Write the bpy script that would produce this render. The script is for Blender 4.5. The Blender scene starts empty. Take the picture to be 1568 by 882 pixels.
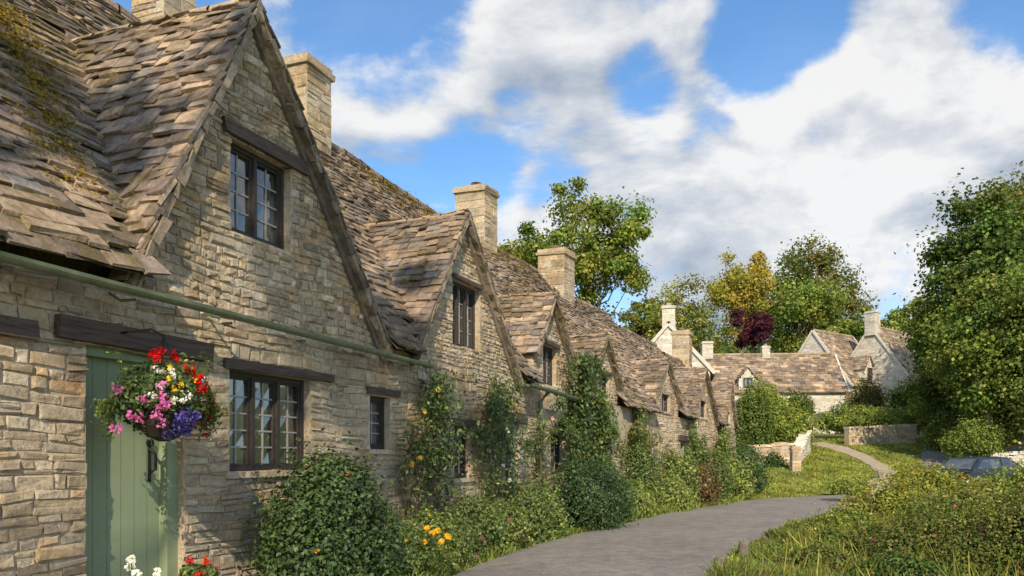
import bpy, math, random
import numpy as np
from mathutils import Vector, Matrix
rng=np.random.default_rng(7); random.seed(7)
scene=bpy.context.scene
A=math.radians(21.6); CA,SA=math.cos(A),math.sin(A)
def R2W(X,Y): return (X*CA+Y*SA, -X*SA+Y*CA)   # street-aligned frame -> world
scene.view_settings.view_transform='Standard'; scene.view_settings.look='None'; scene.view_settings.exposure=0

# ---------------------------------------------------------------- materials
def newmat(name):
    m=bpy.data.materials.new(name); m.use_nodes=True
    nt=m.node_tree; b=nt.nodes['Principled BSDF']; return m,nt,b
def N(nt,t,**k):
    n=nt.nodes.new(t)
    for a,v in k.items(): setattr(n,a,v)
    return n
def noise(nt,scale,detail=5,rough=.55,vec=None,dist=0):
    n=N(nt,'ShaderNodeTexNoise'); n.inputs['Scale'].default_value=scale; n.inputs['Detail'].default_value=detail
    n.inputs['Roughness'].default_value=rough; n.inputs['Distortion'].default_value=dist
    if vec is not None: nt.links.new(vec,n.inputs['Vector'])
    return n.outputs['Fac']
def ramp(nt,fac,stops):
    r=N(nt,'ShaderNodeValToRGB'); e=r.color_ramp.elements
    while len(e)<len(stops): e.new(.5)
    for i,(p,c) in enumerate(stops):
        e[i].position=p; e[i].color=(c[0],c[1],c[2],1) if hasattr(c,'__len__') else (c,c,c,1)
    nt.links.new(fac,r.inputs['Fac']); return r.outputs['Color']
def mix(nt,mode,fac,a,b):
    m=N(nt,'ShaderNodeMix',data_type='RGBA',blend_type=mode)
    for s,v in ((0,fac),(6,a),(7,b)):
        if hasattr(v,'links') or hasattr(v,'is_linked'): nt.links.new(v,m.inputs[s])
        elif s==0: m.inputs[0].default_value=v
        else: m.inputs[s].default_value=(v[0],v[1],v[2],1)
    return m.outputs[2]
def bump(nt,b,h,strength,dist=.02):
    n=N(nt,'ShaderNodeBump'); n.inputs['Strength'].default_value=strength; n.inputs['Distance'].default_value=dist
    nt.links.new(h,n.inputs['Height']); nt.links.new(n.outputs['Normal'],b.inputs['Normal'])
def objc(nt): return N(nt,'ShaderNodeTexCoord').outputs['Object']
def attr(nt): return N(nt,'ShaderNodeAttribute',attribute_name='col').outputs['Color']

def stone_material(name,lime=.5,limecol=(.64,.57,.45),weather=.55,honey=.55,honeycol=(.53,.365,.195)):
    m,nt,b=newmat(name); v=objc(nt)
    c=attr(nt)
    c=mix(nt,'MIX',ramp(nt,noise(nt,5,5,.7,v,.5),[(.46,0),(.64,honey)]),c,honeycol)
    f=ramp(nt,noise(nt,17,5,.7,v),[(.28,.58),(.72,1.35)])
    c=mix(nt,'MULTIPLY',1,c,f)
    f2=ramp(nt,noise(nt,1.3,6,.68,v,.6),[(.42,0),(.62,lime)])
    c=mix(nt,'MIX',f2,c,limecol)
    f3=ramp(nt,noise(nt,.8,6,.7,v,1.2),[(.5,1),(.75,weather)])
    c=mix(nt,'MULTIPLY',1,c,f3)
    spots=ramp(nt,noise(nt,42,3,.6,v),[(.32,.5),(.42,1)])
    c=mix(nt,'MULTIPLY',.8,c,spots)
    nt.links.new(c,b.inputs['Base Color']); b.inputs['Roughness'].default_value=.93
    b.inputs['Specular IOR Level'].default_value=.2
    bump(nt,b,noise(nt,20,6,.75,v),.8,.035); return m
M_stone=stone_material('cotswold_stone')
M_render=stone_material('pale_lime_stone',.6,(.72,.67,.57),.85,.4,(.64,.58,.47))

def roof_material():
    m,nt,b=newmat('stone_slate'); v=objc(nt)
    c=attr(nt)
    c=mix(nt,'MULTIPLY',1,c,ramp(nt,noise(nt,11,5,.7,v),[(.25,.5),(.75,1.5)]))
    c=mix(nt,'MIX',ramp(nt,noise(nt,30,3,.6,v),[(.58,0),(.70,.5)]),c,(.42,.38,.32))
    c=mix(nt,'MULTIPLY',1,c,ramp(nt,noise(nt,.7,5,.7,v,.5),[(.35,.58),(.6,1.1)]))
    c=mix(nt,'MIX',ramp(nt,noise(nt,1.1,7,.76,v,.8),[(.54,0),(.62,.8)]),c,(.14,.11,.04))
    c=mix(nt,'MIX',ramp(nt,noise(nt,2.1,7,.76,v,.8),[(.585,0),(.65,.85)]),c,(.24,.18,.03))
    nt.links.new(c,b.inputs['Base Color']); b.inputs['Roughness'].default_value=.92
    b.inputs['Specular IOR Level'].default_value=.2
    bump(nt,b,noise(nt,26,5,.7,v),.8,.02); return m
M_roof=roof_material()
def leaf_material(name,trans=.25,sheen=True):
    m,nt,b=newmat(name); c=attr(nt)
    if sheen:
        nt.links.new(c,b.inputs['Base Color']); b.inputs['Roughness'].default_value=.45; b.inputs['Specular IOR Level'].default_value=.4; sh=b
    else:
        nt.nodes.remove(b); sh=N(nt,'ShaderNodeBsdfDiffuse'); nt.links.new(c,sh.inputs['Color'])
    t=N(nt,'ShaderNodeBsdfTranslucent'); nt.links.new(mix(nt,'MULTIPLY',1,c,(1.6,1.6,.7)),t.inputs['Color'])
    ms=N(nt,'ShaderNodeMixShader'); ms.inputs[0].default_value=trans
    nt.links.new(sh.outputs[0],ms.inputs[1]); nt.links.new(t.outputs[0],ms.inputs[2])
    nt.links.new(ms.outputs[0],nt.nodes['Material Output'].inputs['Surface']); return m
M_leafg=leaf_material('glossy_foliage')
M_leaf=leaf_material('foliage',.28,False)
M_petal=leaf_material('petals',.15,False)
def simple(name,col,rough=.7,noise_s=12,amt=.3,metal=0,bmp=.2,usecol=False,spec=.3):
    m,nt,b=newmat(name); v=objc(nt)
    f=ramp(nt,noise(nt,noise_s,5,.65,v),[(.25,1-amt),(.75,1+amt)])
    base=attr(nt) if usecol else col
    c=mix(nt,'MULTIPLY',1,base,f)
    nt.links.new(c,b.inputs['Base Color']); b.inputs['Roughness'].default_value=rough; b.inputs['Metallic'].default_value=metal
    b.inputs['Specular IOR Level'].default_value=spec
    if bmp: bump(nt,b,noise(nt,noise_s*2,4,.7,v),bmp,.01)
    return m
def wood_material(name,col):
    m,nt,b=newmat(name)
    mp=N(nt,'ShaderNodeMapping'); mp.inputs['Scale'].default_value=(30,2.5,30); nt.links.new(objc(nt),mp.inputs['Vector'])
    f=noise(nt,1.6,6,.7,mp.outputs[0],.5)
    c=ramp(nt,f,[(.3,[x*.5 for x in col]),(.7,[x*1.9 for x in col])])
    nt.links.new(c,b.inputs['Base Color']); b.inputs['Roughness'].default_value=.85
    bump(nt,b,f,.6,.02); return m
M_wood=wood_material('weathered_oak',(.075,.052,.04))
M_frame=simple('dark_window_frame',(.05,.042,.035),.6,30,.3)
M_lead=simple('leaded_bars',(.34,.33,.31),.6,30,.2)
M_bark=simple('bark',(.19,.16,.12),.9,9,.4,bmp=.8)
M_generic=simple('painted_parts',(1,1,1),.75,20,.35,usecol=True,bmp=.4)
M_gutter=simple('green_gutter_paint',(.17,.19,.11),.6,8,.35,bmp=.1)
M_black=simple('black_iron',(.015,.015,.015),.45,30,.2)
M_groove=simple('door_board_joint',(.13,.17,.10),.8,30,.2,bmp=0)
def glass_material():
    m,nt,b=newmat('window_glass'); v=objc(nt)
    c=ramp(nt,noise(nt,2.3,3,.5,v),[(.4,(.012,.014,.015)),(.62,(.08,.085,.08))])
    nt.links.new(c,b.inputs['Base Color']); b.inputs['Roughness'].default_value=.04
    b.inputs['Specular IOR Level'].default_value=1.0; b.inputs['IOR'].default_value=1.85
    bump(nt,b,noise(nt,5,2,.5,v),.25,.01); return m
M_glass=glass_material()
def door_material():
    m,nt,b=newmat('sage_green_paint'); v=objc(nt)
    c=ramp(nt,noise(nt,3,6,.7,v,.4),[(.3,(.225,.285,.165)),(.7,(.29,.345,.22))])
    nt.links.new(c,b.inputs['Base Color']); b.inputs['Roughness'].default_value=.7
    b.inputs['Specular IOR Level'].default_value=.25
    return m
M_door=door_material()
def road_material():
    m,nt,b=newmat('worn_asphalt'); v=objc(nt)
    c=ramp(nt,noise(nt,.7,7,.72,v,.3),[(.3,(.19,.17,.15)),(.7,(.29,.265,.23))])
    c=mix(nt,'MULTIPLY',1,c,ramp(nt,noise(nt,55,3,.7,v),[(.3,.6),(.7,1.4)]))
    c=mix(nt,'MIX',ramp(nt,noise(nt,2.4,7,.78,v),[(.52,0),(.64,.6)]),c,(.33,.275,.2))
    c=mix(nt,'MULTIPLY',1,c,ramp(nt,noise(nt,5,6,.75,v),[(.35,.72),(.6,1.08)]))
    nt.links.new(c,b.inputs['Base Color']); b.inputs['Roughness'].default_value=.9
    bump(nt,b,noise(nt,50,5,.75,v),.6,.02); return m
M_road=road_material()
def path_material():
    m,nt,b=newmat('gravel_path'); v=objc(nt)
    c=ramp(nt,noise(nt,2.5,6,.75,v,.6),[(.3,(.32,.25,.17)),(.7,(.48,.40,.30))])
    nt.links.new(c,b.inputs['Base Color']); b.inputs['Roughness'].default_value=.95
    bump(nt,b,noise(nt,30,5,.7,v),.6,.02); return m
M_path=path_material()
def ground_material():
    m,nt,b=newmat('grass_and_soil'); v=objc(nt)
    c=ramp(nt,noise(nt,.5,7,.75,v,.5),[(.3,(.09,.12,.03)),(.5,(.16,.20,.045)),(.7,(.25,.25,.08))])
    c=mix(nt,'MULTIPLY',1,c,ramp(nt,noise(nt,14,5,.8,v),[(.3,.5),(.7,1.5)]))
    c=mix(nt,'MIX',ramp(nt,noise(nt,.9,7,.7,v,1.),[(.58,0),(.66,.7)]),c,(.2,.15,.09))
    nt.links.new(c,b.inputs['Base Color']); b.inputs['Roughness'].default_value=.95
    bump(nt,b,noise(nt,18,6,.8,v),1,.06); return m
M_ground=ground_material()

# ---------------------------------------------------------------- mesh builder
def shiftX(Y):
    t=np.clip((Y-13)/16.5,0,1); return 1.35*(t*t*(3-2*t))
class B:
    def __init__(s): s.V=[];s.F=[];s.C=[];s.n=0
    def add(s,V,F,C):
        V=np.asarray(V,float).reshape(-1,3); F=np.asarray(F,int).reshape(-1,4)
        C=np.asarray(C,float)
        if C.ndim==1: C=np.tile(C,(len(V),1))
        s.V.append(V); s.F.append(F+s.n); s.C.append(C[:,:3]); s.n+=len(V)
    def quads(s,Q,C):
        n=len(Q); 
        if n==0: return
        C=np.asarray(C,float)
        if C.ndim==1: C=np.tile(C,(n,1))
        s.add(Q.reshape(-1,3),np.arange(n*4).reshape(-1,4),np.repeat(C,4,axis=0))
    def box(s,fr,u0,u1,w0,w1,z0,z1,C,jit=0):
        o,u,nn,up=fr
        P=[]
        for (a,b_,c) in ((u0,w0,z0),(u1,w0,z0),(u1,w1,z0),(u0,w1,z0),(u0,w0,z1),(u1,w0,z1),(u1,w1,z1),(u0,w1,z1)):
            P.append(o+u*a+nn*b_+up*c+ (rng.normal(0,jit,3) if jit else 0))
        s.add(P,[(0,3,2,1),(4,5,6,7),(0,1,5,4),(1,2,6,5),(2,3,7,6),(3,0,4,7)],C)
    def tube(s,P,rad,C,sides=8):
        P=[np.array(p,float) for p in P]; V=[]
        for i,p in enumerate(P):
            d=P[min(i+1,len(P)-1)]-P[max(i-1,0)]; d/=np.linalg.norm(d)+1e-9
            a=np.cross(d,(0.3,.2,1) if abs(d[2])<.9 else (1,0,0)); a/=np.linalg.norm(a); b_=np.cross(d,a)
            for k in range(sides):
                t=2*math.pi*k/sides; V.append(p+(a*math.cos(t)+b_*math.sin(t))*rad[i])
        F=[]
        for i in range(len(P)-1):
            for k in range(sides):
                F.append((i*sides+k,i*sides+(k+1)%sides,(i+1)*sides+(k+1)%sides,(i+1)*sides+k))
        s.add(V,F,C)
    def build(s,name,mat,parent=None,warp=False,sag=0,smooth=False):
        if not s.V: return None
        V=np.concatenate(s.V);F=np.concatenate(s.F);C=np.concatenate(s.C)
        if warp:
            V=V.copy(); 
            if sag: V[:,2]+=sag*(np.sin(V[:,1]*1.1+V[:,0]*.7)+.6*np.sin(V[:,1]*2.7+1.3-V[:,0]*1.9)); 
            V[:,0]+=shiftX(V[:,1]); V[:,2]-=.012*np.clip(V[:,1]-12,0,None)
        me=bpy.data.meshes.new(name)
        me.vertices.add(len(V)); me.vertices.foreach_set('co',V.astype(np.float32).ravel())
        me.loops.add(F.size); me.loops.foreach_set('vertex_index',F.astype(np.int32).ravel())
        me.polygons.add(len(F)); me.polygons.foreach_set('loop_start',np.arange(0,F.size,4,dtype=np.int32))
        me.polygons.foreach_set('loop_total',np.full(len(F),4,dtype=np.int32))
        me.polygons.foreach_set('use_smooth',np.full(len(F),bool(smooth)))
        at=me.color_attributes.new('col','FLOAT_COLOR','POINT')
        at.data.foreach_set('color',np.concatenate([C,np.ones((len(C),1))],1).astype(np.float32).ravel())
        me.update(calc_edges=True); me.validate()
        me.materials.append(mat)
        ob=bpy.data.objects.new(name,me); scene.collection.objects.link(ob)
        if parent: ob.parent=parent
        return ob
def empty(name,loc=(0,0,0),rz=0):
    e=bpy.data.objects.new(name,None); scene.collection.objects.link(e); e.location=loc; e.rotation_euler[2]=rz; e.empty_display_size=.2; return e
UP=np.array((0,0,1.))
def fr(o,u,n): return (np.array(o,float),np.array(u,float),np.array(n,float),UP)
STONE_PAL=np.array([(.48,.39,.27),(.54,.44,.31),(.43,.35,.25),(.58,.49,.36),(.54,.39,.23),(.38,.31,.24),(.62,.55,.44),(.45,.38,.29),(.56,.42,.25),(.33,.27,.21),(.50,.43,.34),(.64,.58,.47)])*np.array((1.05,.98,.87))
PALE_PAL=np.array([(.68,.63,.53),(.72,.67,.58),(.64,.58,.48),(.74,.70,.62)])
SLATE_PAL=np.array([(.30,.225,.16),(.24,.185,.14),(.38,.28,.195),(.20,.16,.13),(.43,.32,.21),(.28,.22,.175),(.34,.25,.17),(.26,.225,.19)])

def stones(b,frame,ivf,z0,z1,breaks=(),ch=(.05,.12),wl=(.09,.40),pal=STONE_PAL,proud=(.004,.02),mortar=(.54,.46,.34),wav=.014):
    rects=[];z=z0; brk=sorted(x for x in breaks if z0<x<z1)+[z1]
    o,u,n,up=frame; Q=[]
    while z<z1-1e-4:
        h=random.uniform(*ch); nb=[x for x in brk if x>z+1e-4][0]
        if z+h>nb-.04: h=nb-z
        for a,c in ivf(z+h/2):
            if c-a<.02: continue
            Q.append([o+u*a-n*.003+up*z,o+u*c-n*.003+up*z,o+u*c-n*.003+up*(z+h),o+u*a-n*.003+up*(z+h)])
            x=a
            while x<c-1e-4:
                w=random.uniform(wl[0],wl[1])*random.uniform(.6,1)*(1.0 if h>.08 else .8)
                if x+w>c-.08: w=c-x
                if h>.08 and w>.12 and random.random()<.36:
                    q=random.uniform(.3,.7)
                    rects.append((x,x+w,z,z+h*q)); rects.append((x,x+w,z+h*q,z+h))
                else: rects.append((x,x+w,z,z+h))
                x+=w
        z+=h
    if Q: b.quads(np.array(Q),np.array(mortar))
    if not rects: return
    r=np.array(rects); m=len(r); g=.0065
    u0=r[:,0]+g;u1=r[:,1]-g;a0=r[:,2]+g*.8;a1=r[:,3]-g*.8
    W=rng.uniform(proud[0],proud[1],m)
    ins=np.minimum(.012,(a1-a0)*.2)
    ph=z0*3
    def ring(du,w,jit):
        pts=[]
        for (uu,zz) in ((u0+du,a0+du),(u1-du,a0+du),(u1-du,a1-du),(u0+du,a1-du)):
            zz=zz+wav*(np.sin(uu*2.3+ph+zz*1.5)+.6*np.sin(uu*6.1+zz*4+1.7))
            uu=uu+wav*.7*np.sin(zz*9+uu*1.3)
            uu=uu+rng.normal(0,jit,m); zz=zz+rng.normal(0,jit*.8,m)
            ww=w+rng.normal(0,jit*.5,m)
            pts.append(o+uu[:,None]*u+ww[:,None]*n+zz[:,None]*up)
        return np.stack(pts,1)
    R0=ring(0,np.full(m,-.02),0); R1=ring(0,W*.4,.006); R2=ring(ins,W,.0085)
    V=np.concatenate([R0,R1,R2],1)
    F=[]
    for base in (0,4):
        for k in range(4): F.append((base+k,base+(k+1)%4,base+4+(k+1)%4,base+4+k))
    F.append((8,9,10,11)); F=np.array(F)
    FF=(F[None]+np.arange(m)[:,None,None]*12)
    C=pal[rng.integers(0,len(pal),m)]*rng.uniform(.70,1.15,(m,1))*rng.uniform(.97,1.03,(m,3))
    b.add(V,FF.reshape(-1,4),np.repeat(C,12,axis=0))

def slates(b,o,u,v,n,reg,U0,U1,VL,sp=.125,wr=(.13,.32),pal=SLATE_PAL,th=.022,lf=.028):
    o=np.array(o,float);u=np.array(u,float);v=np.array(v,float);n=np.array(n,float)
    L=[];row=0;vv=0.0
    while vv<VL:
        s=sp*(1.15-.35*vv/VL); x=U0+random.uniform(-.2,0)
        rc=random.uniform(.85,1.12)
        while x<U1:
            w=random.uniform(*wr)*(1.15-.3*vv/VL)
            xa=max(x,U0-random.uniform(0,.018)); xb=min(x+w,U1+random.uniform(0,.012))
            if xb-xa>.03 and reg((xa+xb)/2,vv+s/2): L.append((xa,xb,vv,s,rc))
            x+=w
        vv+=s; row+=1
    if not L: return
    L=np.array(L);m=len(L)
    x0=L[:,0]+.003;x1=L[:,1]-.003;v0=L[:,2]+rng.normal(0,.018,m);s=L[:,3]
    v1=np.minimum(L[:,2]+s*2.0,VL+.0)
    t=th*rng.uniform(.7,1.6,m); lift=rng.uniform(.0,.018,m)+lf; til=rng.normal(0,.008,m)
    def pt(uu,vv_,ww): return o+uu[:,None]*u+vv_[:,None]*v+ww[:,None]*n
    j=lambda a:rng.normal(0,a,m)
    P=[pt(x0,v0+j(.011),lift-til),pt(x1,v0+j(.011),lift+til),pt(x1,v1,0*t+.0),pt(x0,v1,0*t+.0),
       pt(x0+.002,v0+j(.006)+.006,lift+t-til),pt(x1-.002,v0+j(.006)+.006,lift+t+til),pt(x1,v1,t*.8),pt(x0,v1,t*.8)]
    V=np.stack(P,1); F=np.array([(0,3,2,1),(4,5,6,7),(0,1,5,4),(1,2,6,5),(2,3,7,6),(3,0,4,7)])
    FF=F[None]+np.arange(m)[:,None,None]*8
    C=pal[rng.integers(0,len(pal),m)]*rng.uniform(.62,1.25,(m,1))*L[:,4:5]
    b.add(V,FF.reshape(-1,4),np.repeat(C,8,axis=0))

def nrm(a): a=np.array(a,float); return a/np.linalg.norm(a)
def chimney(b,x,y,z0,z1,sx,sy,pal=STONE_PAL,pot=True):
    for (o,u,n,L) in (((x-sx/2,y-sy/2,0),(1,0,0),(0,-1,0),sx),((x+sx/2,y-sy/2,0),(0,1,0),(1,0,0),sy),
                      ((x+sx/2,y+sy/2,0),(-1,0,0),(0,1,0),sx),((x-sx/2,y+sy/2,0),(0,-1,0),(-1,0,0),sy)):
        stones(b,fr(o,u,n),lambda z,L=L:[(0,L)],z0,z1-.14,ch=(.10,.19),wl=(.25,.6),pal=pal,proud=(.003,.008),wav=0)
    f=fr((x,y,0),(1,0,0),(0,1,0))
    b.box(f,-sx/2-.045,sx/2+.045,-sy/2-.045,sy/2+.045,z1-.14,z1-.07,pal[0]*.9,.01)
    b.box(f,-sx/2-.01,sx/2+.01,-sy/2-.01,sy/2+.01,z1-.07,z1+.01,pal[1]*.9,.01)
    if pot: b.tube([(x,y,z1),(x,y,z1+.14),(x,y,z1+.145)],[.13,.12,.0],(.09,.05,.035),10)

def window(par,frame,u0,u1,z0,z1,lights=2,rows=4,cols=2,warp=True,rec=.10,lintel=None,sill=True):
    """casement: reveals, frame, mullions, leading, glass"""
    fb=B();gb=B();lb=B();wb=B();sb=B()
    col=np.array((.52,.43,.30))
    sb.box(frame,u0-.03,u0+.004,-rec-.06,.004,z0,z1,col); sb.box(frame,u1-.004,u1+.03,-rec-.06,.004,z0,z1,col)
    sb.box(frame,u0-.03,u1+.03,-rec-.06,.0045,z1,z1+.03,col)
    if sill: sb.box(frame,u0-.05,u1+.05,-rec-.06,.035,z0-.05,z0,col*1.1,.003)
    else: sb.box(frame,u0-.01,u1+.01,-rec-.06,.006,z0-.03,z0,col*1.05,.002)
    t=.042; w0=-rec-.03; w1=-rec+.03
    fb.box(frame,u0,u0+t,w0,w1,z0,z1,(0,0,0)); fb.box(frame,u1-t,u1,w0,w1,z0,z1,(0,0,0))
    fb.box(frame,u0+t,u1-t,w0,w1-.001,z0,z0+t,(0,0,0)); fb.box(frame,u0+t,u1-t,w0,w1-.001,z1-t,z1,(0,0,0))
    lw=(u1-u0-2*t)/lights
    for i in range(lights):
        a=u0+t+i*lw; c=a+lw
        if i: fb.box(frame,a-.02,a+.02,w0,w1+.006,z0+t,z1-t,(0,0,0))
        s=.022; aa=a+(.02 if i else 0); cc=c-(.02 if i<lights-1 else 0)
        fb.box(frame,aa,aa+s,w0,w1-.018,z0+t,z1-t,(0,0,0)); fb.box(frame,cc-s,cc,w0,w1-.018,z0+t,z1-t,(0,0,0))
        fb.box(frame,aa+s,cc-s,w0,w1-.019,z0+t,z0+t+s,(0,0,0)); fb.box(frame,aa+s,cc-s,w0,w1-.019,z1-t-s,z1-t,(0,0,0))
        for k in range(1,cols):
            x=aa+s+(cc-aa-2*s)*k/cols; lb.box(frame,x-.007,x+.007,-rec-.012,-rec-.001,z0+t+s,z1-t-s,(0,0,0))
        for k in range(1,rows):
            z=z0+t+s+(z1-z0-2*t-2*s)*k/rows; lb.box(frame,aa+s,cc-s,-rec-.012,-rec-.002,z-.007,z+.007,(0,0,0))
        o,u,n,up=frame
        for p in range(cols):
            for q in range(rows):
                x0=aa+s+(cc-aa-2*s)*p/cols;x1=aa+s+(cc-aa-2*s)*(p+1)/cols
                y0=z0+t+s+(z1-z0-2*t-2*s)*q/rows;y1=z0+t+s+(z1-z0-2*t-2*s)*(q+1)/rows
                k=rng.normal(0,.0028,4)-rec-.012
                gb.quads(np.array([[o+u*x0+n*k[0]+up*y0,o+u*x1+n*k[1]+up*y0,o+u*x1+n*k[2]+up*y1,o+u*x0+n*k[3]+up*y1]]),np.zeros(3))
    fb.box(frame,u0,u1,-rec-.10,-rec-.055,z0,z1,(0,0,0))
    fb.build('window_frame',M_frame,par,warp); gb.build('window_glass',M_glass,par,warp); lb.build('window_leading',M_lead,par,warp)
    sb.build('window_surround',M_stone,par,warp)
    if lintel:
        wb.box(frame,u0-lintel[0],u1+lintel[1],-.04,.045,z1+.005,z1+.005+lintel[2],(0,0,0),.007); wb.build('lintel',M_wood,par,warp)

ZE=2.36; SL=1.167; XF=-4.4; EAV=-4.18
FRONT=fr((XF,0,0),(0,1,0),(1,0,0))
def cottage(Y0,Y1,zr,gables,holes,doors=(),chim=(),first=False,last=False):
    par=empty('stone_cottage',(0,0,0),-A)
    wb=B(); rb=B(); tb=B()
    allh=[(h[0],h[1],h[2],h[3]) for h in holes]+[(d[0],d[1],-.6,d[2]) for d in doors]
    def cut(ivs,z,hs):
        for (a,c,h0,h1) in hs:
            if h0<z<h1:
                out=[]
                for (p,q) in ivs:
                    if c<=p or a>=q: out.append((p,q))
                    else:
                        if a>p: out.append((p,a))
                        if c<q: out.append((c,q))
                ivs=out
        return ivs
    br=[x for h in allh for x in (h[2],h[3])]
    stones(wb,FRONT,lambda z:cut([(Y0,Y1)],z,allh),-.4,ZE,br,ch=(.045,.125),wl=(.10,.44))
    wb.box(FRONT,Y0,Y1,-.46,-.25,ZE-.15,ZE+.30,(.3,.25,.18))
    depth=(zr-ZE)/SL; xr=EAV-depth; slen=math.hypot(depth,zr-ZE)
    for g in gables:
        yl,yr,yp,zp,ze=g['yl'],g['yr'],g['yp'],g['zp'],g['ze']
        def iv(z,g=g):
            if z<ze: a,c=yl,yr
            else:
                t=(z-ze)/(zp-ze); a=yl+(yp-yl)*t; c=yr+(yp-yr)*t
            return cut([(a,c)],z,[h for h in allh])
        stones(wb,FRONT,iv,ZE,zp-.06,br,ch=(.035,.095),wl=(.08,.28))
        if ze>ZE+.1:
            for (yy,nn) in ((yl,(0,-1,0)),(yr,(0,1,0))):
                zc=ze
                stones(wb,fr((XF,yy,0),(-1,0,0),nn),lambda z:[(0,max(.03,(zc-ZE)/SL))],ZE-.1,zc+.05,ch=(.06,.1),wl=(.1,.3))
        ov=.12; xf=XF+ov
        for side in (0,1):
            yf=(yl-.10) if side==0 else (yr+.10)
            zf=ze-.12
            vec=np.array((0,yp-yf,zp-zf)); L=np.linalg.norm(vec); v=vec/L
            u=np.array((-1.,0,0)); n=np.cross(u,v) if side else np.cross(v,u)
            if n[2]<0: n=-n
            dd0=max(0,(ze-ZE)/SL)+ov-.22+.06; dd1=(zp-ZE)/SL+ov-.22+.12
            slates(rb,(xf,yf,zf),u,v,n,lambda a,c:a<dd0+(dd1-dd0)*c/L+.05,0,dd1,L,sp=.115,wr=(.12,.30),lf=.016 if side else .026,th=.016 if side else .022)
            o=np.array((xf,yf,zf)); 
            Q=np.array([[o,o+u*dd0,o+u*dd1+v*L,o+v*L]]); rb.quads(Q,SLATE_PAL[1]); 
            Q2=Q-n*.05; rb.quads(Q2,SLATE_PAL[1])
            f=(o+v*0,v,u,n)
            k=0
            while k<L-.01:    # uneven weathered verge stones
                w=random.uniform(.11,.24); k2=min(k+w,L)
                dk=random.uniform(0,.02)
                tb.box(f,k,k2-.002,.004-dk,.07,-.05-random.uniform(0,.022),-.003,np.array((.36,.29,.21))*random.uniform(.6,1.15),.008); k=k2
            tb.box(f,0,L-.03,.07,.11,-.10,-.045,(.24,.20,.15),.004)
        k=.05
        while k<dd1:
            w=random.uniform(.35,.5); o=np.array((xf-k,yp,zp-.01))
            rb.tube([o,o-np.array((w-.02,0,0))],[.055,.05],SLATE_PAL[4]*1.1,8); k+=w
    v=nrm((-depth,0,zr-ZE)); n=nrm((zr-ZE,0,depth))
    def reg(a,c):
        for g in gables:
            if g['yl']-.02<a+Y0<g['yr']+.02 and c*abs(v[0])< .30+max(0,(g['ze']-ZE)/SL)*.7 : return False
            t=(a+Y0-g['yp']); hw=(g['yp']-g['yl']) if t<0 else (g['yr']-g['yp'])
            zz=ZE+c*v[2]; top=g['zp']-(g['zp']-g['ze'])*abs(t)/hw
            if abs(t)<hw and zz<top-.45: return False
        return True
    slates(rb,(EAV,Y0,ZE),(0,1,0),v,n,reg,0,Y1-Y0,slen,sp=.118,wr=(.12,.34))
    yy=Y0; segs=[]
    gs=sorted([(g['yl'],g['yr'],(max(0,(g['ze']-ZE))/SL+.35)/abs(v[0])) for g in gables])
    for (a,c,d0) in gs:
        segs.append((yy,a,0)); segs.append((max(a,Y0),min(c,Y1),d0)); yy=c
    segs.append((yy,Y1,0))
    for a,c,d0 in segs:
        if c>a:
            p=np.array((EAV,a,ZE));q=np.array((EAV,c,ZE))
            rb.quads(np.array([[p+v*d0,q+v*d0,q+v*slen,p+v*slen]]),SLATE_PAL[1])
    rb.quads(np.array([[(xr,Y0,zr),(xr,Y1,zr),(xr-depth,Y1,ZE),(xr-depth,Y0,ZE)]],float),SLATE_PAL[0])
    for yy in ([Y0+.01,Y1-.01]):
        wb.quads(np.array([[(XF-.03,yy,-.4),(xr,yy,-.4),(xr,yy,zr-.02),(XF-.03,yy,ZE+.2)],[(xr,yy,-.4),(xr-depth+.2,yy,-.4),(xr-depth+.2,yy,ZE),(xr,yy,zr-.02)]],float),STONE_PAL[0])
    wb.quads(np.array([[(xr-depth+.2,Y0,-.4),(xr-depth+.2,Y1,-.4),(xr-depth+.2,Y1,ZE),(xr-depth+.2,Y0,ZE)]],float),STONE_PAL[0])
    if last:
        stones(wb,fr((XF,Y1,0),(-1,0,0),(0,1,0)),lambda z:[(0,4)] if z<ZE else [((z-ZE)/SL,max((z-ZE)/SL+.05,2*depth-(z-ZE)/SL))],-.5,zr-.1)
    k=Y0
    while k<Y1-.05:
        w=min(random.uniform(.35,.5),Y1-k); rb.tube([(xr,k,zr+.03+random.uniform(0,.012)),(xr,k+w-.02,zr+.03)],[.08,.075],SLATE_PAL[random.randrange(7)]*1.05,8); k+=w
    for c in chim: chimney(wb,*c)
    wb.build('walls',M_stone,par,True); rb.build('roof',M_roof,par,True,.022); tb.build('verge_stones',M_roof,par,True,.022)
    for h in holes: window(par,FRONT,h[0],h[1],h[2],h[3],**h[4])
    for d in doors:
        y0,y1,zt,handle=d
        db=B()
        db.box(FRONT,y0,y0+.05,-.2,-.05,-.4,zt,(0,0,0)); db.box(FRONT,y1-.10,y1,-.2,-.05,-.4,zt,(0,0,0)); db.box(FRONT,y0+.05,y1-.10,-.2,-.052,zt-.06,zt,(0,0,0))
        db.box(FRONT,y0+.0505,y1-.1005,-.19,-.128,-.4,zt-.0605,(0,0,0))
        db.build('door',M_door,par,True)
        npl=6; wd=(y1-y0-.15)/npl; jb=B()
        for i in range(1,npl): jb.box(FRONT,y0+.05+i*wd-.002,y0+.05+i*wd+.002,-.16,-.1272,-.35,zt-.062,(0,0,0))
        jb.build('door_board_joints',M_groove,par,True)
        rv=B(); rv.box(FRONT,y0-.03,y0,-.22,.004,-.4,zt,STONE_PAL[1]); rv.box(FRONT,y1,y1+.03,-.22,.004,-.4,zt,STONE_PAL[1]); rv.box(FRONT,y0-.03,y1+.03,-.22,.0045,zt,zt+.03,STONE_PAL[0])
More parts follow.
